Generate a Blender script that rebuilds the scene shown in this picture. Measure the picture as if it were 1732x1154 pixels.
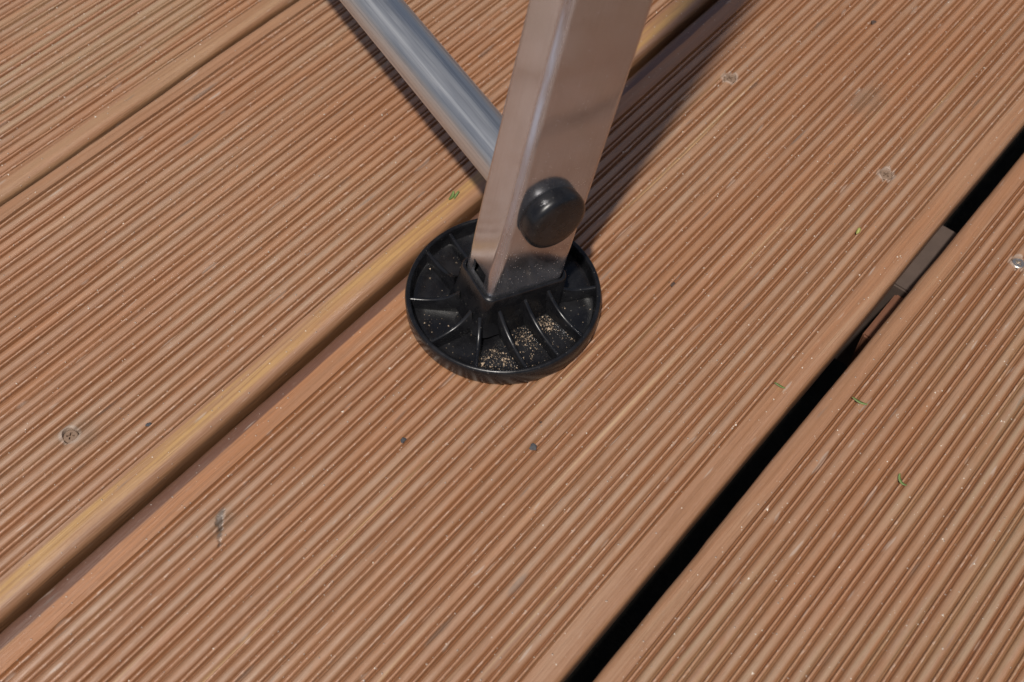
import bpy, bmesh, math, random
import numpy as np
from mathutils import Vector, Matrix

for o in list(bpy.data.objects):
    bpy.data.objects.remove(o, do_unlink=True)
scene = bpy.context.scene
COL = scene.collection
MM = 0.001

# ------------------------------------------------------------------ camera
NADIR = math.radians(33.85)          # angle between the lens axis and straight down
ROLL = math.radians(1.70)
cam_d = bpy.data.cameras.new("camera")
cam = bpy.data.objects.new("camera", cam_d)
COL.objects.link(cam)
cam.matrix_world = Matrix.Translation((0, 0, 0.3756)) @ Matrix.Rotation(NADIR, 4, 'X') @ Matrix.Rotation(ROLL, 4, 'Z')
cam_d.sensor_width = 36.0
cam_d.lens = 1981.0 / 1732.0 * 36.0
cam_d.clip_start = 0.01
cam_d.clip_end = 200.0
cam_d.dof.use_dof = True
cam_d.dof.focus_distance = 0.452
cam_d.dof.aperture_fstop = 14.0
scene.camera = cam

# ------------------------------------------------------------------ light
SUN_DIR = Vector((-0.126, -0.476, 1.0)).normalized()      # towards the sun (behind the photographer)
world = bpy.data.worlds.new("World")
scene.world = world
world.use_nodes = True
wt = world.node_tree
bg = wt.nodes["Background"]
sky = wt.nodes.new("ShaderNodeTexSky")
sky.sky_type = 'NISHITA'
sky.sun_disc = False
sky.sun_elevation = math.asin(SUN_DIR.z)
sky.sun_rotation = math.atan2(SUN_DIR.x, SUN_DIR.y)
sky.air_density = 0.8
sky.dust_density = 3.0
sky.ozone_density = 0.6
wt.links.new(sky.outputs[0], bg.inputs[0])
bg.inputs[1].default_value = 0.065
sun_d = bpy.data.lights.new("sun", 'SUN')
sun_d.energy = 4.0
sun_d.angle = math.radians(2.2)
sun_d.color = (1.0, 0.95, 0.88)
sun = bpy.data.objects.new("sun", sun_d)
COL.objects.link(sun)
sun.rotation_euler = SUN_DIR.to_track_quat('Z', 'Y').to_euler()
scene.view_settings.view_transform = 'Standard'
scene.view_settings.look = 'None'
scene.view_settings.exposure = -0.10
scene.view_settings.gamma = 1.0
scene.view_settings.use_curve_mapping = False

# ------------------------------------------------------------------ helpers
rng = np.random.default_rng(7)
random.seed(11)


def link(o, parent=None):
    COL.objects.link(o)
    if parent is not None:
        o.parent = parent
    return o


def empty(name, parent=None, matrix=None):
    o = bpy.data.objects.new(name, None)
    o.empty_display_size = 0.02
    if matrix is not None:
        o.matrix_world = matrix
    return link(o, parent)


def mesh_obj(name, verts, faces, mat, parent=None, smooth=True, scale=MM):
    me = bpy.data.meshes.new(name)
    me.from_pydata([(v[0] * scale, v[1] * scale, v[2] * scale) for v in verts], [], faces)
    me.update()
    if smooth:
        me.polygons.foreach_set("use_smooth", [True] * len(me.polygons))
    me.materials.append(mat)
    return link(bpy.data.objects.new(name, me), parent)


def fix_normals(o):
    bm = bmesh.new()
    bm.from_mesh(o.data)
    bmesh.ops.remove_doubles(bm, verts=bm.verts, dist=1e-6)
    bmesh.ops.recalc_face_normals(bm, faces=bm.faces)
    bm.to_mesh(o.data)
    bm.free()


def smooth_by_angle(o, deg=35):
    bm = bmesh.new()
    bm.from_mesh(o.data)
    a = math.radians(deg)
    for f in bm.faces:
        f.smooth = True
    for e in bm.edges:
        if len(e.link_faces) == 2 and e.calc_face_angle(0) > a:
            e.smooth = False
    bm.to_mesh(o.data)
    bm.free()


def cut(o, cutters):
    """boolean difference, applied; the cutters are deleted"""
    for c in cutters:
        m = o.modifiers.new("cut", 'BOOLEAN')
        m.operation = 'DIFFERENCE'
        m.solver = 'EXACT'
        m.object = c
    bpy.context.view_layer.update()
    dg = bpy.context.evaluated_depsgraph_get()
    me = bpy.data.meshes.new_from_object(o.evaluated_get(dg))
    o.modifiers.clear()
    o.data = me
    for c in cutters:
        d = c.data
        bpy.data.objects.remove(c, do_unlink=True)
        bpy.data.meshes.remove(d)


class Mat:
    """small node-tree writer"""
    def __init__(self, name):
        self.m = bpy.data.materials.new(name)
        self.m.use_nodes = True
        self.t = self.m.node_tree
        self.b = self.t.nodes["Principled BSDF"]

    def put(self, sock, val):
        if isinstance(val, bpy.types.NodeSocket):
            self.t.links.new(val, sock)
        elif isinstance(val, (tuple, list)) and len(val) == 3 and sock.type == 'RGBA':
            sock.default_value = (*val, 1)
        else:
            sock.default_value = val

    def node(self, kind, ins=None, **props):
        n = self.t.nodes.new(kind)
        for k, v in props.items():
            setattr(n, k, v)
        for k, v in (ins or {}).items():
            self.put(n.inputs[k], v)
        return n

    def obj(self):
        return self.node("ShaderNodeTexCoord").outputs["Object"]

    def math(self, op, a, b=None, c=None, clamp=False):
        n = self.node("ShaderNodeMath", operation=op, use_clamp=clamp)
        self.put(n.inputs[0], a)
        if b is not None:
            self.put(n.inputs[1], b)
        if c is not None:
            self.put(n.inputs[2], c)
        return n.outputs[0]

    def noise(self, vec, scale, detail=3.0, rough=0.55, dist=0.0):
        n = self.node("ShaderNodeTexNoise", {"Vector": vec, "Scale": scale, "Detail": detail, "Roughness": rough, "Distortion": dist})
        return n.outputs["Fac"]

    def stretch(self, vec, sc, off=(0, 0, 0)):
        return self.node("ShaderNodeMapping", {"Vector": vec, "Scale": sc, "Location": off}).outputs[0]

    def ramp(self, fac, stops):
        n = self.node("ShaderNodeValToRGB", {"Fac": fac})
        r = n.color_ramp
        while len(r.elements) < len(stops):
            r.elements.new(0.5)
        for e, (p, c) in zip(r.elements, stops):
            e.position = p
            e.color = (*c, 1) if isinstance(c, (tuple, list)) else (c, c, c, 1)
        return n.outputs[0]

    def map(self, v, a, b, c=0.0, d=1.0, smooth=True):
        n = self.node("ShaderNodeMapRange", {0: v, 1: a, 2: b, 3: c, 4: d}, interpolation_type='SMOOTHSTEP' if smooth else 'LINEAR')
        return n.outputs[0]

    def mix(self, fac, a, b, mode='MIX'):
        n = self.node("ShaderNodeMix", data_type='RGBA', blend_type=mode)
        self.put(n.inputs[0], fac)
        self.put(n.inputs[6], a)
        self.put(n.inputs[7], b)
        return n.outputs[2]

    def bump(self, h, dist, strength=1.0, normal=None):
        ins = {"Height": h, "Distance": dist, "Strength": strength}
        if normal is not None:
            ins["Normal"] = normal
        return self.node("ShaderNodeBump", ins).outputs[0]

    def set(self, **kw):
        for k, v in kw.items():
            self.put(self.b.inputs[k.replace('_', ' ')], v)
        return self.m


PERIOD = 6.3


def wood(seed, y0, red=0.5, olive=0.2, pale=0.0, margin=None, knots=(), spec=1.0, edge_shade=None, rings=(), smudges=()):
    """ribbed, oiled and weathered softwood; x runs along the plank, y across, y0 = first bead (mm)"""
    W = Mat("weathered_deck_wood")
    co = W.obj()
    sep = W.node("ShaderNodeSeparateXYZ", {0: co})
    yy = W.math('MULTIPLY', sep.outputs[1], -1000.0)                 # deck Y in mm
    xx = W.math('MULTIPLY', sep.outputs[0], 1000.0)
    off = (seed * 3.17, seed * 1.31, seed * 0.77)
    # a gentle sideways drift of the grain so that it does not run dead straight
    drift = W.noise(W.stretch(co, (4, 9, 4), off), 1.0, 2.0)
    dr = W.math('MULTIPLY', W.math('SUBTRACT', drift, 0.5), 0.010)
    yv = W.math('ADD', sep.outputs[1], dr)
    gco = W.node("ShaderNodeCombineXYZ", {0: sep.outputs[0], 1: yv, 2: sep.outputs[2]}).outputs[0]
    band = W.noise(W.stretch(gco, (2.2, 95, 40), off), 1.0, 2.0, 0.6)          # growth rings
    streak = W.noise(W.stretch(gco, (7, 420, 150), off), 1.0, 3.0, 0.62)
    fibre = W.noise(W.stretch(gco, (55, 2600, 900), off), 1.0, 2.0, 0.65)
    patch = W.noise(W.stretch(co, (9, 20, 10), off), 1.0, 2.0, 0.6)
    blot = W.noise(W.stretch(co, (45, 130, 60), off), 1.0, 3.0, 0.65)
    c = W.ramp(streak, [(0.25, (0.245, 0.112, 0.050)), (0.42, (0.30, 0.148, 0.070)), (0.58, (0.345, 0.178, 0.096)), (0.80, (0.42, 0.25, 0.145))])
    orange = (0.37, 0.155, 0.06)
    c = W.mix(W.map(band, 0.42, 0.66, 0.0, red), c, orange)
    # beads keep the redder oil, broad ribs have weathered to grey-beige
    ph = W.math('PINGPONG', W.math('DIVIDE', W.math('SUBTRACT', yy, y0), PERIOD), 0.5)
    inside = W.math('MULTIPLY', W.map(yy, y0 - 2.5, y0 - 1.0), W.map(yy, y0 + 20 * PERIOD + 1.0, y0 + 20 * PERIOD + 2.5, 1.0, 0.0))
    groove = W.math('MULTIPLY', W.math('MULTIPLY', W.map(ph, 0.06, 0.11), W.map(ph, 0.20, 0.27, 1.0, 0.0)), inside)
    c = W.mix(W.math('MULTIPLY', groove, 0.75), c, (0.20, 0.078, 0.028))      # brown oil in the grooves, plus groove shade painted in
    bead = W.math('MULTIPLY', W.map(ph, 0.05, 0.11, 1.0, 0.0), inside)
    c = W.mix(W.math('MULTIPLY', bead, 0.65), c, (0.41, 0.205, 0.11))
    rib = W.math('MULTIPLY', W.map(ph, 0.27, 0.42), inside)
    grey = W.math('MULTIPLY', W.math('MULTIPLY', rib, W.map(patch, 0.35, 0.65, 0.25, 0.85)), W.map(blot, 0.3, 0.62))
    c = W.mix(W.math('MULTIPLY', grey, 0.5), c, (0.38, 0.275, 0.195))
    ol = W.math('MULTIPLY', W.map(patch, 0.40, 0.62), W.map(streak, 0.38, 0.62))
    c = W.mix(W.math('MULTIPLY', ol, olive), c, (0.27, 0.215, 0.11))
    if pale:
        ps = W.noise(W.stretch(gco, (3.0, 240, 60), (seed * 5.1, 2.2, 1.0)), 1.0, 2.0, 0.5)
        c = W.mix(W.map(ps, 0.62, 0.72, 0.0, pale), c, (0.56, 0.40, 0.225))
    # sapwood strip at the margins, and whatever orange stayed in the oil there
    if margin is not None:
        (m0, m1, col, amt) = margin
        mk = W.math('MULTIPLY', W.map(yy, m0, m0 + 1.2), W.map(yy, m1 - 0.5, m1 + 1.5, 1.0, 0.0))
        brk = W.noise(W.stretch(co, (11, 140, 40), (seed, 4.0, 2.0)), 1.0, 2.0, 0.6)
        mk = W.math('MULTIPLY', mk, W.map(brk, 0.36, 0.56, 0.25, 1.0))
        c = W.mix(W.math('MULTIPLY', mk, amt), c, col)
    gr = W.noise(W.stretch(gco, (9, 900, 300), (1.0, seed, 6.0)), 1.0, 3.0, 0.6)          # grain lines on the smooth margins
    gm = W.math('MULTIPLY', W.math('SUBTRACT', 1.0, inside), W.map(gr, 0.44, 0.64))
    c = W.mix(W.math('MULTIPLY', gm, 0.5), c, (0.23, 0.105, 0.042))
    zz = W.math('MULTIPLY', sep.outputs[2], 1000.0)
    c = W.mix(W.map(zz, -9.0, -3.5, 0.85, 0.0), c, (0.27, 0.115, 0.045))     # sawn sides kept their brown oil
    if edge_shade is not None:  # shade along the plank's left edge, painted into the colour
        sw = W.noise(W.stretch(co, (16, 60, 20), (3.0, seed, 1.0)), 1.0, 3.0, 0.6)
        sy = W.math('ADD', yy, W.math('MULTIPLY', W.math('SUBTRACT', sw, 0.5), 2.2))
        c = W.mix(W.map(sy, edge_shade - 0.35, edge_shade + 0.5, 0.9, 0.0), c, (0.105, 0.043, 0.022))
    for (rx, ry) in rings:                                                   # frayed pale rim round each screw hole
        ex, ey = W.math('SUBTRACT', xx, rx), W.math('SUBTRACT', yy, ry)
        e = W.math('SQRT', W.math('ADD', W.math('MULTIPLY', ex, ex), W.math('MULTIPLY', ey, ey)))
        e = W.math('ADD', e, W.math('MULTIPLY', W.math('SUBTRACT', blot, 0.5), 1.3))
        rm = W.math('MULTIPLY', W.map(e, 2.3, 2.9), W.map(e, 3.5, 4.5, 1.0, 0.0))
        c = W.mix(W.math('MULTIPLY', rm, 0.55), c, (0.48, 0.39, 0.32))
    for (rx, ry, rr_) in smudges:                                            # grey weathered spots round knots
        ex = W.math('DIVIDE', W.math('SUBTRACT', xx, rx), rr_ * 1.4)
        ey = W.math('DIVIDE', W.math('SUBTRACT', yy, ry), rr_)
        e = W.math('SQRT', W.math('ADD', W.math('MULTIPLY', ex, ex), W.math('MULTIPLY', ey, ey)))
        e = W.math('ADD', e, W.math('MULTIPLY', W.math('SUBTRACT', blot, 0.5), 2.6))
        c = W.mix(W.map(e, 0.1, 1.3, 0.34, 0.0), c, (0.17, 0.14, 0.10))
    # dark fibres and pores
    c = W.mix(W.map(fibre, 0.30, 0.44, 0.30, 0.0), c, (0.15, 0.07, 0.035))
    # grey mildew marks, short and along the grain
    mil = W.noise(W.stretch(co, (38, 330, 100), (seed * 2.3, 7.0, 3.0)), 1.0, 1.0, 0.5)
    c = W.mix(W.map(mil, 0.71, 0.79, 0.0, 0.40), c, (0.15, 0.135, 0.115))
    # dry pale scuffs
    scf = W.noise(W.stretch(co, (60, 420, 100), (seed * 4.3, 1.0, 8.0)), 1.0, 1.0, 0.55)
    scuff = W.map(scf, 0.70, 0.76)
    c = W.mix(W.math('MULTIPLY', scuff, 0.28), c, (0.58, 0.52, 0.45))
    rk = None
    for (kx, ky, rad) in knots:
        wob = W.noise(W.stretch(co, (150, 260, 150), (kx, ky, 0)), 1.0, 4.0, 0.6)
        dx = W.math('DIVIDE', W.math('ADD', W.math('SUBTRACT', xx, kx), W.math('MULTIPLY', W.math('SUBTRACT', yy, ky), 0.9)), rad * 0.55)
        dy = W.math('DIVIDE', W.math('SUBTRACT', yy, ky), rad * 1.5)
        d = W.math('SQRT', W.math('ADD', W.math('POWER', dx, 2.0), W.math('POWER', dy, 2.0)))
        d = W.math('ADD', d, W.math('MULTIPLY', W.math('SUBTRACT', wob, 0.5), 3.2))
        k = W.map(d, 0.35, 1.1, 1.0, 0.0)
        c = W.mix(W.math('MULTIPLY', k, 0.75), c, (0.10, 0.085, 0.07))
        rk = k
    # crystals of resin / grit stuck in the surface
    vor = W.node("ShaderNodeTexVoronoi", {"Vector": W.stretch(co, (420, 420, 420), off), "Scale": 1.0, "Randomness": 1.0})
    gate = W.math('GREATER_THAN', W.node("ShaderNodeSeparateColor", {0: vor.outputs["Color"]}).outputs[0], 0.80)
    spk = W.math('MULTIPLY', W.map(vor.outputs["Distance"], 0.07, 0.16, 1.0, 0.0), gate)
    c = W.mix(W.math('MULTIPLY', spk, 0.55), c, (0.70, 0.62, 0.54))
    chip = W.noise(W.stretch(co, (330, 900, 500), (seed, 3.0, 5.0)), 1.0, 2.0, 0.6)
    cm = W.math('MULTIPLY', W.map(chip, 0.57, 0.68), W.math('ADD', W.math('MULTIPLY', bead, 0.9), 0.08))
    c = W.mix(W.math('MULTIPLY', cm, 0.5), c, (0.60, 0.44, 0.34))
    rough = W.math('ADD', W.map(patch, 0.3, 0.7, 0.33, 0.45), W.math('MULTIPLY', fibre, 0.08))
    h = W.math('ADD', W.math('MULTIPLY', fibre, 0.55), W.math('MULTIPLY', blot, 0.8))
    h = W.math('ADD', h, W.math('MULTIPLY', streak, 0.6))
    if rk is not None:
        h = W.math('SUBTRACT', h, W.math('MULTIPLY', rk, 1.2))
    h = W.math('ADD', h, W.math('ADD', W.math('MULTIPLY', spk, 0.9), W.math('MULTIPLY', chip, W.math('MULTIPLY', bead, 0.9))))
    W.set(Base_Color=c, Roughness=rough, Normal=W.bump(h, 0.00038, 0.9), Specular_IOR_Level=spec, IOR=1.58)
    return W.m


def black_plastic(dust=0.5, scale=1.0):
    P = Mat("black_plastic")
    co = P.obj()
    fine = P.noise(co, 2600.0 * scale, 3.0, 0.6)
    soft = P.noise(co, 120.0, 4.0, 0.6)
    c = P.mix(P.map(soft, 0.35, 0.7), (0.006, 0.006, 0.007), (0.012, 0.012, 0.0135))
    vor = P.node("ShaderNodeTexVoronoi", {"Vector": co, "Scale": 900.0, "Randomness": 1.0})
    gate = P.math('GREATER_THAN', P.node("ShaderNodeSeparateColor", {0: vor.outputs["Color"]}).outputs[0], 0.86)
    spk = P.math('MULTIPLY', P.map(vor.outputs["Distance"], 0.10, 0.22, 1.0, 0.0), gate)
    spk = P.math('MULTIPLY', spk, P.map(soft, 0.42, 0.62))
    c = P.mix(P.math('MULTIPLY', spk, dust), c, (0.36, 0.33, 0.29))
    scr = P.noise(P.stretch(co, (300, 40, 120)), 6.0, 4.0, 0.7)
    c = P.mix(P.map(scr, 0.64, 0.80, 0.0, 0.25 * dust), c, (0.16, 0.16, 0.165))
    return P.set(Base_Color=c, Roughness=P.map(soft, 0.3, 0.7, 0.20, 0.34), Normal=P.bump(fine, 0.00004, 0.6), Specular_IOR_Level=0.42)


def leg_metal():
    A = Mat("polished_aluminium")
    co = A.obj()
    br = A.noise(A.stretch(co, (2400, 2400, 26)), 1.0, 4.0, 0.6)          # drawn lines along the leg
    cloud = A.noise(co, 70.0, 4.0, 0.6)
    sep = A.node("ShaderNodeSeparateXYZ", {0: co})
    low = A.map(sep.outputs[2], 0.0, 0.075, 1.0, 0.25)                    # grit kicked up from the deck
    c = A.mix(cloud, (0.49, 0.495, 0.535), (0.56, 0.56, 0.60))
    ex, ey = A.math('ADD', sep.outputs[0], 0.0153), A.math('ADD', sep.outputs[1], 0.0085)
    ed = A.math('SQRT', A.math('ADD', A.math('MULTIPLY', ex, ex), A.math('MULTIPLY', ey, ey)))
    corner = A.map(ed, 0.0022, 0.0042, 1.0, 0.0)                          # matt corner; its blue reflection is painted into the colour
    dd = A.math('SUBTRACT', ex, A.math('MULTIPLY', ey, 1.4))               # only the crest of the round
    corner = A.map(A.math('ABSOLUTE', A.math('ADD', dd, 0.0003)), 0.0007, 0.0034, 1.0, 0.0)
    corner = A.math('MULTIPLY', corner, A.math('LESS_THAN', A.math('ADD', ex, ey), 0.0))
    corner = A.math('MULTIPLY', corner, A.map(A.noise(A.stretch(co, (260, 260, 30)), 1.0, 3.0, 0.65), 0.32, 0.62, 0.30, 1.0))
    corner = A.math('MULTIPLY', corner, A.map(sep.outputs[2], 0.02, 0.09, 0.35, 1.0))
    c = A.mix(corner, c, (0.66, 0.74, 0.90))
    v1 = A.node("ShaderNodeTexVoronoi", {"Vector": co, "Scale": 1300.0, "Randomness": 1.0})
    g1 = A.math('GREATER_THAN', A.node("ShaderNodeSeparateColor", {0: v1.outputs["Color"]}).outputs[0], 0.66)
    d1 = A.math('MULTIPLY', A.map(v1.outputs["Distance"], 0.10, 0.26, 1.0, 0.0), g1)
    cl = A.noise(co, 160.0, 3.0, 0.6)
    d1 = A.math('MULTIPLY', A.math('MULTIPLY', d1, A.map(cl, 0.38, 0.56)), low)
    scr = A.noise(A.stretch(co, (900, 900, 130)), 1.0, 3.0, 0.5)
    scrm = A.map(scr, 0.735, 0.78)
    c = A.mix(A.math('MULTIPLY', scrm, 0.5), c, (0.9, 0.9, 0.9))
    c = A.mix(A.map(br, 0.35, 0.6, 0.22, 0.0), c, (0.36, 0.35, 0.37))
    c = A.mix(d1, c, (0.78, 0.72, 0.66))
    metal = A.math('SUBTRACT', A.map(cloud, 0.3, 0.7, 0.95, 0.90), A.math('MULTIPLY', d1, 0.7))
    film = A.map(cloud, 0.35, 0.7, 0.11, 0.15)
    rough = A.math('ADD', A.math('ADD', film, A.math('MULTIPLY', corner, 0.42)), A.math('MULTIPLY', d1, 0.5))
    rough = A.math('ADD', rough, A.math('MULTIPLY', br, 0.05))
    return A.set(Base_Color=c, Metallic=metal, Roughness=rough, Normal=A.bump(A.math('ADD', br, A.math('MULTIPLY', scrm, 1.5)), 0.00001, 0.5))


def tube_metal():
    A = Mat("dull_aluminium")
    co = A.obj()
    br = A.noise(A.stretch(co, (1500, 1500, 9)), 1.0, 5.0, 0.65)
    band = A.noise(A.stretch(co, (330, 330, 3)), 1.0, 4.0, 0.6)
    cloud = A.noise(A.stretch(co, (220, 220, 14)), 1.0, 4.0, 0.6)
    c = A.ramp(band, [(0.32, (0.42, 0.43, 0.45)), (0.5, (0.60, 0.605, 0.61)), (0.66, (0.76, 0.76, 0.75))])
    c = A.mix(A.map(cloud, 0.45, 0.7, 0.0, 0.5), c, (0.62, 0.62, 0.62))
    c = A.mix(A.map(br, 0.3, 0.5, 0.6, 0.0), c, (0.34, 0.35, 0.37))
    rough = A.math('ADD', A.map(cloud, 0.3, 0.7, 0.38, 0.50), A.math('MULTIPLY', br, 0.1))
    return A.set(Base_Color=c, Metallic=1.0, Roughness=rough, Normal=A.bump(br, 0.00003, 0.6))


def plain(name, col, rough=0.6, metallic=0.0, var=0.25, scale=300.0, translucent=0.0):
    A = Mat(name)
    co = A.obj()
    n = A.noise(co, scale, 4.0, 0.6)
    dark = tuple(x * (1 - var) for x in col)
    lite = tuple(min(1, x * (1 + var)) for x in col)
    c = A.mix(n, dark, lite)
    return A.set(Base_Color=c, Roughness=rough, Metallic=metallic, Normal=A.bump(n, 0.0001, 0.4))


# ------------------------------------------------------------------ the ground under the deck
soil = Mat("dark_soil")
sc_ = soil.obj()
sn = soil.noise(sc_, 60.0, 6.0, 0.65)
soil.set(Base_Color=soil.ramp(sn, [(0.3, (0.010, 0.008, 0.006)), (0.7, (0.035, 0.028, 0.02))]), Roughness=0.95, Normal=soil.bump(sn, 0.01, 0.8))
g = mesh_obj("ground", [(-60, -60, -0.22), (60, -60, -0.22), (60, 60, -0.22), (-60, 60, -0.22)], [(0, 1, 2, 3)], soil.m, scale=1.0, smooth=False)
g["kind"] = "structure"

# ------------------------------------------------------------------ the deck
AZ = math.radians(38.79)                         # planks run 38.8 degrees to the right of "away"
AL = Vector((math.sin(AZ), math.cos(AZ), 0))     # along
AC = Vector((math.cos(AZ), -math.sin(AZ), 0))    # across (to the right and towards the camera)
DECK = Matrix((( AL.x, -AC.x, 0, 0), (AL.y, -AC.y, 0, 0), (0, 0, 1, 0), (0, 0, 0, 1)))   # deck local: x along, y = -across
deck = empty("deck", matrix=DECK)
deck["kind"] = "structure"

T_PROF = [0, .25, .45, .62, .80, 1.0, 1.2, 1.38, 1.55, 1.9, 2.4, 3.15]
Z_PROF = [-.28, -.36, -.66, -1.25, -1.72, -1.88, -1.75, -1.35, -.92, -.52, -.20, 0]


def rib_z(Y, y0):
    """height (mm) of the milled face at deck Y"""
    k = (Y - y0) / PERIOD
    if k < -0.3 or k > 20.3:
        return 0.0
    t = abs(k - round(k)) * PERIOD
    return float(np.interp(t, T_PROF, Z_PROF))


def plank_profile(y0, ml, mr, rl, rr):
    """closed cross-section (Y, z, jitter class) from the left bottom over the top to the right bottom"""
    L, R = y0 - ml, y0 + 20 * PERIOD + mr
    pts = [(L + 4.6, -27, 0), (L + 2.9, -26.5, 0), (L + 2.4, -24, 0)]
    for i in range(8):
        a = math.pi / 2 * i / 7
        pts.append((L + rl * (1 - math.cos(a)), -rl * (1 - math.sin(a)), 0))
    first = y0 - 1.55
    x = L + rl + 0.8
    while x < first - 0.8:
        pts.append((x, 0, 0))
        x += 1.5
    for k in range(21):
        c = y0 + k * PERIOD
        if k == 0:
            ts = [-1.55, -1.38, -1.2, -1.0, -.8, -.62, -.45, -.25, 0, .25, .45, .62, .8, 1.0, 1.2, 1.38, 1.55, 1.9, 2.4, 3.15]
        elif k == 20:
            ts = [-2.4, -1.9, -1.55, -1.38, -1.2, -1.0, -.8, -.62, -.45, -.25, 0, .25, .45, .62, .8, 1.0, 1.2, 1.38, 1.55]
        else:
            ts = [-2.4, -1.9, -1.55, -1.38, -1.2, -1.0, -.8, -.62, -.45, -.25, 0, .25, .45, .62, .8, 1.0, 1.2, 1.38, 1.55, 1.9, 2.4, 3.15]
        for t in ts:
            z = float(np.interp(abs(t), T_PROF, Z_PROF))
            if k == 0 and t <= -1.38:
                z = -1.1 if t > -1.5 else 0
            if k == 20 and t >= 1.38:
                z = -1.1 if t < 1.5 else 0
            pts.append((c + t, z, 1 if abs(t) < .5 else 2))
    x = y0 + 20 * PERIOD + 2.6
    while x < R - rr - 0.6:
        pts.append((x, 0, 0))
        x += 1.5
    for i in range(8):
        a = math.pi / 2 * i / 7
        pts.append((R - rr * (1 - math.sin(a)), -rr * (1 - math.cos(a)), 0))
    pts += [(R - 2.4, -24, 0), (R - 2.9, -26.5, 0), (R - 4.6, -27, 0)]
    return pts


XS = np.concatenate([np.linspace(-700, -90, 10), np.linspace(-80, 580, 111), np.linspace(600, 1300, 10)])


def smooth_noise(n, step):
    k = int(n / step) + 4
    a = rng.normal(0, 1, k)
    x = np.arange(n) / step
    i = x.astype(int)
    f = x - i
    f = f * f * (3 - 2 * f)
    return a[i] * (1 - f) + a[i + 1] * f


def make_plank(y0, ml, mr, mat, rl=2.6, rr=3.6, screws=(), label=None):
    prof = plank_profile(y0, ml, mr, rl, rr)
    n, m = len(prof), len(XS)
    Y = np.array([p[0] for p in prof])
    Z = np.array([p[1] for p in prof])
    cls = np.array([p[2] for p in prof])
    V = np.zeros((m, n, 3))
    V[:, :, 0] = XS[:, None]
    V[:, :, 1] = -Y[None, :]
    V[:, :, 2] = Z[None, :]
    idx = np.round((Y - y0) / (PERIOD / 2)).astype(int)            # one ripple per rib or bead
    top = cls > 0
    for i in np.unique(idx[top]):
        sel = top & (idx == i)
        V[:, sel, 2] += (smooth_noise(m, 6) * 0.075 + smooth_noise(m, 1.6) * 0.03)[:, None]
        V[:, sel, 1] += (smooth_noise(m, 9) * 0.10)[:, None]
        if i % 2 == 0:                                             # a bead: worn down here and there
            worn = np.clip(smooth_noise(m, 4) - 1.2, 0, 1) * 0.45
            V[:, sel, 2] -= worn[:, None]
    edge_l, edge_r = Y < y0 - 3, Y > y0 + 20 * PERIOD + 3
    for e in (edge_l, edge_r):
        V[:, e, 1] += (smooth_noise(m, 12) * 0.28 + smooth_noise(m, 1.4) * 0.07)[:, None]
        V[:, e, 2] += (smooth_noise(m, 9) * 0.05)[:, None]
    verts = V.reshape(-1, 3)
    faces = []
    for a in range(m - 1):
        b = a * n
        for j in range(n):
            k = (j + 1) % n
            faces.append((b + j, b + k, b + n + k, b + n + j))
    faces.append(tuple(range(n)))
    faces.append(tuple((m - 1) * n + j for j in reversed(range(n))))
    o = mesh_obj("plank", verts.tolist(), faces, mat, deck)
    fix_normals(o)
    if label:
        o["label"] = label
    cutters = []
    for (sx, sy, shiny) in screws:
        vs, fs = [], []
        N = 20
        for (rad, z) in ((3.35, 2.0), (3.1, -0.2), (2.75, -2.6)):
            for i in range(N):
                a = 2 * math.pi * i / N
                w = 1 + 0.05 * math.sin(3 * a + sx)
                vs.append((sx + rad * w * math.cos(a), -sy + rad * w * math.sin(a), z))
        for r_ in range(2):
            for i in range(N):
                k = (i + 1) % N
                fs.append((r_ * N + i, r_ * N + k, (r_ + 1) * N + k, (r_ + 1) * N + i))
        fs.append(tuple(range(N)))
        fs.append(tuple(2 * N + i for i in reversed(range(N))))
        c = mesh_obj("cutter", vs, fs, mat, deck)
        fix_normals(c)
        cutters.append(c)
    if cutters:
        cut(o, cutters)
    smooth_by_angle(o, 50)
    for (sx, sy, shiny) in screws:
        make_screw(o, sx, sy, shiny)
    return o


steel = plain("dull_screw_steel", (0.21, 0.135, 0.09), 0.7, 0.0, 0.4, 900.0)
bright_steel = plain("bright_screw_steel", (0.62, 0.56, 0.50), 0.45, 1.0, 0.2, 900.0)


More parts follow.
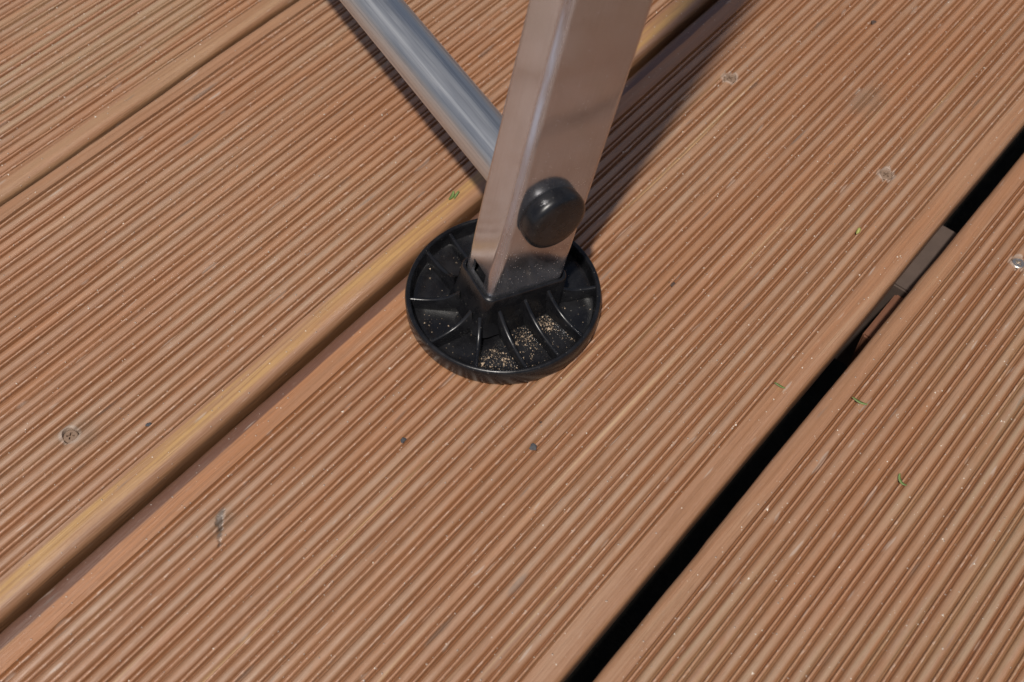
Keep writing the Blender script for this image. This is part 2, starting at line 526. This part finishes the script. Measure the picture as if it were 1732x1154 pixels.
def make_screw(parent, sx, sy, shiny):
    bm = bmesh.new()
    N = 24
    def ring(rad, z):
        return [bm.verts.new(((sx + rad * math.cos(2 * math.pi * i / N)) * MM, (-sy + rad * math.sin(2 * math.pi * i / N)) * MM, z * MM)) for i in range(N)]
    a, b, c = ring(2.7, -2.58), ring(2.65, -1.35), ring(2.3, -1.05)
    for lo, hi in ((a, b), (b, c)):
        for i in range(N):
            k = (i + 1) % N
            bm.faces.new((lo[i], lo[k], hi[k], hi[i]))
    w, l = 0.42, 1.55
    cr = [(w, w), (w, l), (-w, l), (-w, w), (-l, w), (-l, -w), (-w, -w), (-w, -l), (w, -l), (w, -w), (l, -w), (l, w)]
    ang = 0.6 + sx
    cr = [(x * math.cos(ang) - y * math.sin(ang), x * math.sin(ang) + y * math.cos(ang)) for x, y in cr]
    t = [bm.verts.new(((sx + x) * MM, (-sy + y) * MM, -1.05 * MM)) for x, y in cr]
    d = [bm.verts.new(((sx + x * .8) * MM, (-sy + y * .8) * MM, -2.0 * MM)) for x, y in cr]
    for i in range(12):
        k = (i + 1) % 12
        bm.faces.new((d[i], d[k], t[k], t[i]))
    bm.faces.new(d)
    edges = []
    for i in range(N):
        edges.append(bm.edges.get((c[i], c[(i + 1) % N])))
    for i in range(12):
        edges.append(bm.edges.get((t[i], t[(i + 1) % 12])))
    bmesh.ops.triangle_fill(bm, edges=edges, use_beauty=True, use_dissolve=False)
    bmesh.ops.recalc_face_normals(bm, faces=bm.faces)
    me = bpy.data.meshes.new("screw")
    bm.to_mesh(me)
    bm.free()
    me.materials.append(bright_steel if shiny else steel)
    s = link(bpy.data.objects.new("screw", me), parent)
    return s


YELLOW = (0.44, 0.25, 0.085)
RUST = (0.38, 0.16, 0.06)
B0, B1, B2, B3, B4, B5, B6 = -658.0, -502.0, -353.8, -197.5, -43.6, 111.0, 266.0
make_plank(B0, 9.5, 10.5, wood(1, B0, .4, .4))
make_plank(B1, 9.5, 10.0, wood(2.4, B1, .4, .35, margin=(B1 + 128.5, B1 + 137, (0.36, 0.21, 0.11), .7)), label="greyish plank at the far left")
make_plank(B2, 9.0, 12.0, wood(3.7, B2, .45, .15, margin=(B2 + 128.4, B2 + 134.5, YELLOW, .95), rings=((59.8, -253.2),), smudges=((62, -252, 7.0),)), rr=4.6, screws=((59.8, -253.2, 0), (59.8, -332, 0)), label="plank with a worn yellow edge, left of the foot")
make_plank(B3, 14.5, 11.0, wood(5.2, B3, .42, .10, pale=.55, margin=(B3 - 13.5, B3 - 1.5, RUST, .75), knots=((71.6, -185.5, 3.6),), spec=1.0, edge_shade=B3 - 8.4, rings=((372.7, -176.3), (368.3, -92.0)), smudges=((402, -121, 9.0), (73, -186, 5.0))), rl=4.8, rr=2.8, screws=((372.7, -176.3, 0), (368.3, -92.0, 0)), label="plank carrying the black foot")
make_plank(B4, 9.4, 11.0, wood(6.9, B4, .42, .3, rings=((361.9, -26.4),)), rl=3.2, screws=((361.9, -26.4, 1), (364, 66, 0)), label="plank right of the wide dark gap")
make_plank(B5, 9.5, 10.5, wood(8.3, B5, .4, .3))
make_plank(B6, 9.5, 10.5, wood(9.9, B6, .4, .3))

joist_mat = plain("grey_joist_wood", (0.08, 0.055, 0.044), 0.75, 0, 0.3, 160.0)
pack_mat = plain("brown_packer_wood", (0.15, 0.06, 0.032), 0.7, 0, 0.3, 160.0)


def box(name, x0, x1, Y0, Y1, z0, z1, mat, parent, bev=0.8):
    bm = bmesh.new()
    bmesh.ops.create_cube(bm, size=1.0)
    for v in bm.verts:
        v.co = Vector(((x0 + x1) / 2 + v.co.x * (x1 - x0), (Y0 + Y1) / 2 + v.co.y * (Y1 - Y0), (z0 + z1) / 2 + v.co.z * (z1 - z0))) * MM
    bmesh.ops.bevel(bm, geom=bm.edges[:], offset=bev * MM, segments=2, affect='EDGES')
    me = bpy.data.meshes.new(name)
    bm.to_mesh(me)
    bm.free()
    me.materials.append(mat)
    return link(bpy.data.objects.new(name, me), parent)


for jx in (-240, 55, 363, 668, 970):
    box("joist", jx - 22, jx + 22, -430, 720, -97, -27.4, joist_mat, deck)
box("packer", 312, 340.6, -40, 61.2, -70, -31.0, pack_mat, deck)

# ------------------------------------------------------------------ the stand: leg, foot, crossbar, end cap
Wd = Vector((0.166, 0.075, 0.983)).normalized()            # leg axis, leaning a little to the right
U0 = Vector((0.869, 0.460, -0.182))
rot = Matrix.Rotation(math.radians(2.2), 3, Wd)
Ud = (rot @ U0)
Ud = (Ud - Wd * Ud.dot(Wd)).normalized()
Vd = Wd.cross(Ud).normalized()
FOOT = Vector((-3.92, 269.53, 0.0))
CTR = Vector((-1.05, 269.83, 22.0))                        # leg axis at the top of the socket
stand = empty("metal_stand", matrix=Matrix.Translation(FOOT * MM))
stand["label"] = "silver metal leg and crossbar on a round black plastic foot"
stand["category"] = "stand"
LEGM = Matrix.Translation((CTR + Ud * 1.6 - FOOT) * MM) @ Matrix((Ud, Vd, Wd)).transposed().to_4x4()

plastic = black_plastic(0.55)
cap_plastic = black_plastic(0.35)
metal = leg_metal()
tubem = tube_metal()


def rrect(hu, hv, r, seg=6):
    p = []
    for (sx, sy, a0) in ((1, 1, 0), (-1, 1, 90), (-1, -1, 180), (1, -1, 270)):
        for i in range(seg + 1):
            a = math.radians(a0 + 90 * i / seg)
            p.append((sx * (hu - r) + r * math.cos(a), sy * (hv - r) + r * math.sin(a)))
    return p


def loft(name, rings, mat, parent, matrix=None, closed_ends=True, deg=40, loop=False):
    """rings: list of equally long lists of (x, y, z) in mm"""
    n = len(rings[0])
    vs = [v for r in rings for v in r]
    fs = []
    R_ = len(rings)
    for a in range(R_ if loop else R_ - 1):
        b = (a + 1) % R_
        for j in range(n):
            k = (j + 1) % n
            fs.append((a * n + j, a * n + k, b * n + k, b * n + j))
    if closed_ends and not loop:
        fs.append(tuple(reversed(range(n))))
        fs.append(tuple((R_ - 1) * n + j for j in range(n)))
    o = mesh_obj(name, vs, fs, mat, parent)
    if matrix is not None:
        o.matrix_local = matrix
    fix_normals(o)
    smooth_by_angle(o, deg)
    return o


# leg: a rounded rectangular tube
LH = 620.0
outer, inner = rrect(16.8, 10.0, 3.6, 8), rrect(15.6, 8.8, 2.6, 8)
zs = [-9.0, 0, 12, 60, 200, 400, LH]
rings = [[(x, y, z) for x, y in outer] for z in zs] + [[(x, y, z) for x, y in inner] for z in reversed(zs)]
leg = loft("leg", rings, metal, stand, LEGM, loop=True, deg=30)
nb = mesh_obj("cutter", [(x, y, z) for x in (-19, -13) for y in (-4.8, 4.2) for z in (0.7, 7.8)],
              [(0, 1, 3, 2), (4, 6, 7, 5), (0, 4, 5, 1), (2, 3, 7, 6), (0, 2, 6, 4), (1, 5, 7, 3)], metal, stand, smooth=False)
nb.matrix_local = LEGM
fix_normals(nb)
cut(leg, [nb])
smooth_by_angle(leg, 30)

# foot plate: a dished disc with a raised rim
RF = 38.2
prof = [(0, 0.8), (34.0, 0.8), (34.4, 0.15), (37.0, 0.15), (37.9, 0.8), (38.25, 1.9), (38.3, 6.8), (38.1, 8.0), (37.7, 8.7), (37.1, 8.95), (36.5, 8.8), (36.1, 8.3), (35.9, 6.9), (35.6, 2.9), (35.1, 2.35), (30, 2.25), (12, 2.25), (0, 2.25)]
N = 120
rings = [[(max(r_, 0.001) * math.cos(2 * math.pi * i / N), max(r_, 0.001) * math.sin(2 * math.pi * i / N), z) for i in range(N)] for r_, z in prof]
foot = loft("foot", rings, plastic, stand, None, deg=50)
foot["label"] = "round black plastic foot with radial ribs and sawdust in it"

# socket (in leg axes, z from the top of the socket)
prof = [(20.2, 13.4, 5.0, -19.8), (19.3, 12.5, 4.4, -17.6), (18.9, 12.1, 4.0, -13.0), (18.6, 11.8, 3.8, -8.0), (18.3, 11.5, 3.7, -0.9), (18.1, 11.3, 3.9, -0.25), (17.75, 10.95, 4.0, 0.0), (17.4, 10.55, 3.9, -0.1), (17.15, 10.3, 3.8, -0.5), (17.0, 10.15, 3.8, -9.5)]
rings = [[(x, y, z) for x, y in rrect(a, b, r_, 8)] for a, b, r_, z in prof]
sock = loft("socket", rings, plastic, foot, LEGM, closed_ends=False, deg=50)
rings = [[(x, y, z) for x, y in rrect(a, b, 2.0, 4)] for a, b, z in ((13.8, 7.4, -14.0), (13.8, 7.4, -2.0), (13.2, 6.8, -1.2))]
loft("socket_plug", rings, plastic, foot, LEGM, deg=40)

# ribs, given in the foot's own u, v axes (horizontal)
Uh = Vector((Ud.x, Ud.y, 0)).normalized()
Vh = Vector((-Uh.y, Uh.x, 0))
RIBS = [((-8, -11.5), (-9, -35.3)), ((3, -11.5), (4.5, -35.8)), ((13, -11), (16.8, -32.2)),
        ((17, -9.5), (33.3, -14.7)), ((17.5, 4), (35.8, 7.5)), ((16, 10.5), (27.5, 24)),
        ((7, 11.5), (10, 34.8)), ((-4.5, 11.5), (-5.0, 36)), ((-14.5, 11), (-17.3, 32)),
        ((-16.5, 4), (-33.2, 14.5)), ((-17, -6), (-35.6, -7.2)), ((-15.5, -10.5), (-26.0, -26.0))]
for q, (a, b) in enumerate(RIBS):
    pa, pb = Uh * a[0] + Vh * a[1], Uh * b[0] + Vh * b[1]
    if pb.length > 36.1:
        pb = pb * (36.1 / pb.length)
    pa = pa + Vector((-0.3, -0.6, 0))
    dirn = (pb - pa).normalized()
    side = Vector((-dirn.y, dirn.x, 0))
    top_in = 18.0 if q < 3 else 15.0
    rings = []
    S = 16
    for i in range(S + 1):
        t = i / S
        c = pa.lerp(pb, t)
        zt = 7.9 + (top_in - 7.9) * (1 - t) ** 3.2
        hw = 0.8
        rg = []
        for (sx, z) in ((-hw - .2, 1.4), (-hw, zt - .45), (-hw * .6, zt - .1), (0, zt), (hw * .6, zt - .1), (hw, zt - .45), (hw + .2, 1.4)):
            p = c + side * sx
            rg.append((p.x, p.y, z))
        rings.append(rg)
    loft("rib", rings, plastic, foot, None, deg=60)

# crossbar: round tube through the leg, and its end cap on the outer side
BARD = Vector((-0.555, 0.832, 0.0)).normalized()
PB = Vector((5.75, 272.9, 62.3))
bz = -BARD                                                  # cap looks towards the camera
bx = Vector((0, 0, 1)).cross(bz).normalized()
by = bz.cross(bx)
BARM = Matrix.Translation((PB - FOOT) * MM) @ Matrix((bx, by, bz)).transposed().to_4x4()
N = 64
def circ(r_, z, w=0.0):
    return [(r_ * math.cos(2 * math.pi * i / N), r_ * math.sin(2 * math.pi * i / N), z) for i in range(N)]
bar = loft("crossbar", [circ(9.8, z) for z in (-9.9, -40, -120, -250, -450, -700)] + [circ(8.3, z) for z in (-700, -450, -250, -120, -40, -9.9)], tubem, stand, BARM, loop=True, deg=40)
capp = [(8.2, 8.6), (11.2, 9.4), (11.8, 9.8), (12.05, 10.6), (12.15, 12.4), (12.15, 14.0), (11.95, 15.1), (11.45, 16.0), (10.6, 16.6), (9.5, 16.95), (8.0, 17.15), (5.0, 17.35), (2.0, 17.45), (0.01, 17.48)]
capo = loft("end_cap", [circ(r_, z) for r_, z in capp], cap_plastic, stand, BARM, deg=50)

# ------------------------------------------------------------------ loose things
def deck_pt(x, Y, z):
    return AL * x + AC * Y + Vector((0, 0, z))


def rib_top(Y):
    for b, ml, mr in ((B1, 9.5, 10), (B2, 9, 12.0), (B3, 14.5, 11), (B4, 9.4, 11), (B5, 9.5, 10.5)):
        if b - ml + 3 < Y < b + 20 * PERIOD + mr - 3:
            return rib_z(Y, b)
    return None


green = plain("cut_grass_green", (0.15, 0.21, 0.06), 0.5, 0, 0.5, 700.0)
lime = plain("yellow_green_leaf", (0.30, 0.30, 0.08), 0.5, 0, 0.4, 700.0)
crumb_m = plain("dark_grey_crumb", (0.055, 0.055, 0.06), 0.8, 0, 0.4, 900.0)
brown_m = plain("dark_brown_bark", (0.06, 0.035, 0.025), 0.8, 0, 0.4, 900.0)


def blade(name, x, Y, ang, length, width, label, mat, bend=0.5, cat="grass"):
    c = deck_pt(x, Y, 0.0)
    vs, fs = [], []
    S = 9
    for i in range(S + 1):
        t = i / S - 0.5
        a = bend * t
        px, py = length * t * math.cos(a), length * t * math.sin(a) * 0.7
        wd = width * (0.25 + 0.75 * math.sin(math.pi * (i + .6) / (S + 1.2)))
        z = 0.55 + 0.5 * math.cos(3.0 * t + x) + 0.3
        for s, dz in ((-1, 0.12), (0, -0.1), (1, 0.12), (0, -0.22)):
            vs.append((px - math.sin(a) * wd * s / 2, py + math.cos(a) * wd * s / 2, z + dz))
    for i in range(S):
        for j in range(4):
            k = (j + 1) % 4
            fs.append((i * 4 + j, i * 4 + k, i * 4 + 4 + k, i * 4 + 4 + j))
    fs += [(3, 2, 1, 0), tuple(S * 4 + j for j in range(4))]
    o = mesh_obj(name, vs, fs, mat)
    o.matrix_world = Matrix.Translation(c * MM) @ Matrix.Rotation(ang, 4, 'Z')
    fix_normals(o)
    o["label"] = label
    o["category"] = cat
    o["group"] = "plant scraps lying on the deck"
    return o


R_ = math.radians
blade("grass_clipping", 235.7, -224.0, R_(70), 5.0, 1.5, "green grass clipping on the yellow plank edge left of the leg", green, .5)
blade("grass_clipping", 237.0, -223.0, R_(62), 4.2, 1.0, "thin green grass clipping lying against a wider one beside the leg", green, -.4)
blade("grass_clipping", 246.4, -67.9, R_(-24), 4.6, 0.9, "pale green clipping on the plank edge left of the wide dark gap", green, .3)
blade("grass_clipping", 260.3, -41.4, R_(-28), 6.2, 1.1, "green grass clipping just right of the wide dark gap", green, .3)
blade("grass_clipping", 241.1, -13.0, R_(-66), 6.0, 1.1, "curved green clipping lying alone on the rightmost plank", green, 1.3)
blade("leaf_scrap", 331.6, -84.4, R_(60), 2.8, 1.6, "small yellow-green leaf scrap below the round screw hole", lime, .4, "leaf")


def crumb(x, Y, size, label, mat, name="dirt_crumb", cat="crumb"):
    bm = bmesh.new()
    bmesh.ops.create_icosphere(bm, subdivisions=2, radius=size * MM)
    r2 = random.Random(int(x * 10))
    ph = [r2.uniform(0, 6) for _ in range(6)]
    for v in bm.verts:
        d = v.co.normalized()
        k = 1 + .28 * math.sin(3 * d.x + ph[0]) * math.cos(2.5 * d.y + ph[1]) + .2 * math.sin(5 * d.z + 4 * d.x + ph[2])
        v.co *= k
        v.co.x *= 1.25
        v.co.z *= 0.6
    me = bpy.data.meshes.new(name)
    bm.to_mesh(me)
    bm.free()
    me.materials.append(mat)
    o = link(bpy.data.objects.new(name, me))
    z = (rib_top(Y) or 0) + size * .45
    o.matrix_world = Matrix.Translation(deck_pt(x, Y, z) * MM) @ Matrix.Rotation(ph[3], 4, 'Z')
    o["label"] = label
    o["category"] = cat
    o["group"] = "dark crumbs lying on the deck"


crumb(165.8, -121.9, 1.25, "dark grey crumb on the plank below the black foot", crumb_m)
crumb(137.1, -159.7, 0.9, "small dark crumb on the plank left below the black foot", crumb_m)
crumb(260.1, -127.3, 1.1, "dark brown bark crumb on the plank right of the black foot", brown_m)
crumb(448.8, -145.6, 1.2, "dark crumb near the top edge, on the plank beyond the leg", brown_m)
crumb(81.3, -235.5, 0.8, "grey crumb beside the yellow edge of the left plank", crumb_m)
crumb(176.0, -126.5, 0.45, "tiny crumb just beside the dark grey crumb below the foot", brown_m)


# sand on the planks and sawdust in the foot: too fine to count
def scatter(name, pts, mat, label, cat, parent=None, matrix=None):
    base = np.array([(1, 1, 1), (1, -1, -1), (-1, 1, -1), (-1, -1, 1)], float) / 1.5
    vs, fs = [], []
    for (x, y, z, s) in pts:
        q = rng.normal(size=4)
        q /= np.linalg.norm(q)
        w_, a, b, c = q
        Rm = np.array([[1 - 2 * (b * b + c * c), 2 * (a * b - c * w_), 2 * (a * c + b * w_)], [2 * (a * b + c * w_), 1 - 2 * (a * a + c * c), 2 * (b * c - a * w_)], [2 * (a * c - b * w_), 2 * (b * c + a * w_), 1 - 2 * (a * a + b * b)]])
        p = (base * np.array([s, s * rng.uniform(.6, 1.3), s * rng.uniform(.5, 1)])) @ Rm.T + np.array([x, y, z])
        k = len(vs)
        vs += p.tolist()
        fs += [(k, k + 1, k + 2), (k, k + 3, k + 1), (k, k + 2, k + 3), (k + 1, k + 3, k + 2)]
    o = mesh_obj(name, vs, fs, mat, parent, smooth=False)
    if matrix is not None:
        o.matrix_world = matrix
    o["kind"] = "stuff"
    o["label"] = label
    o["category"] = cat
    return o


pts = []
while len(pts) < 7000:
    x, Y = rng.uniform(-60, 560), rng.uniform(-500, 120)
    if rng.random() < 0.75:                     # more of it lies along the beads
        Y = round((Y - B3) / PERIOD) * PERIOD + B3 + rng.normal(0, .6)
    z = rib_top(Y)
    if z is None:
        continue
    s = min(0.55, 0.15 + rng.exponential(0.085))
    pts.append((x, -Y, z + s * .3, s))
sand_m = plain("pale_sand", (0.62, 0.54, 0.45), 0.6, 0, 0.35, 2000.0)
scatter("sand", pts, sand_m, "pale sand grains scattered over the planks", "sand", None, DECK)

pts = []
clusters = [(-20, -22, 3, 70), (-13, -28, 4, 130), (-1, -19, 2.6, 170), (-3, -28, 5, 70), (9, -18, 2.4, 150), (10, -26, 4, 50), (-13, -24, 2, 60), (-16, -20, 1.5, 40), (0, 0, 26, 420), (-27, 2, 5, 25), (25, -17, 5, 20), (-17, -30, 4, 50)]
for (cu, cv, sp, n_) in clusters:
    for _ in range(n_):
        p = Uh * (cu + rng.normal(0, sp)) + Vh * (cv + rng.normal(0, sp))
        if p.length > 34.6:
            continue
        if abs(p.dot(Uh)) < 17.5 and abs(p.dot(Vh)) < 12.2:
            continue
        s = min(1.1, 0.07 + rng.exponential(0.12))
        pts.append((p.x, p.y, 2.25 + s * .35 + abs(rng.normal(0, .1)), s))
dust_m = plain("tan_sawdust", (0.36, 0.27, 0.19), 0.8, 0, 0.4, 1500.0)
scatter("sawdust", pts, dust_m, "tan sawdust lying in the dish of the black foot", "sawdust", None, Matrix.Translation(FOOT * MM))
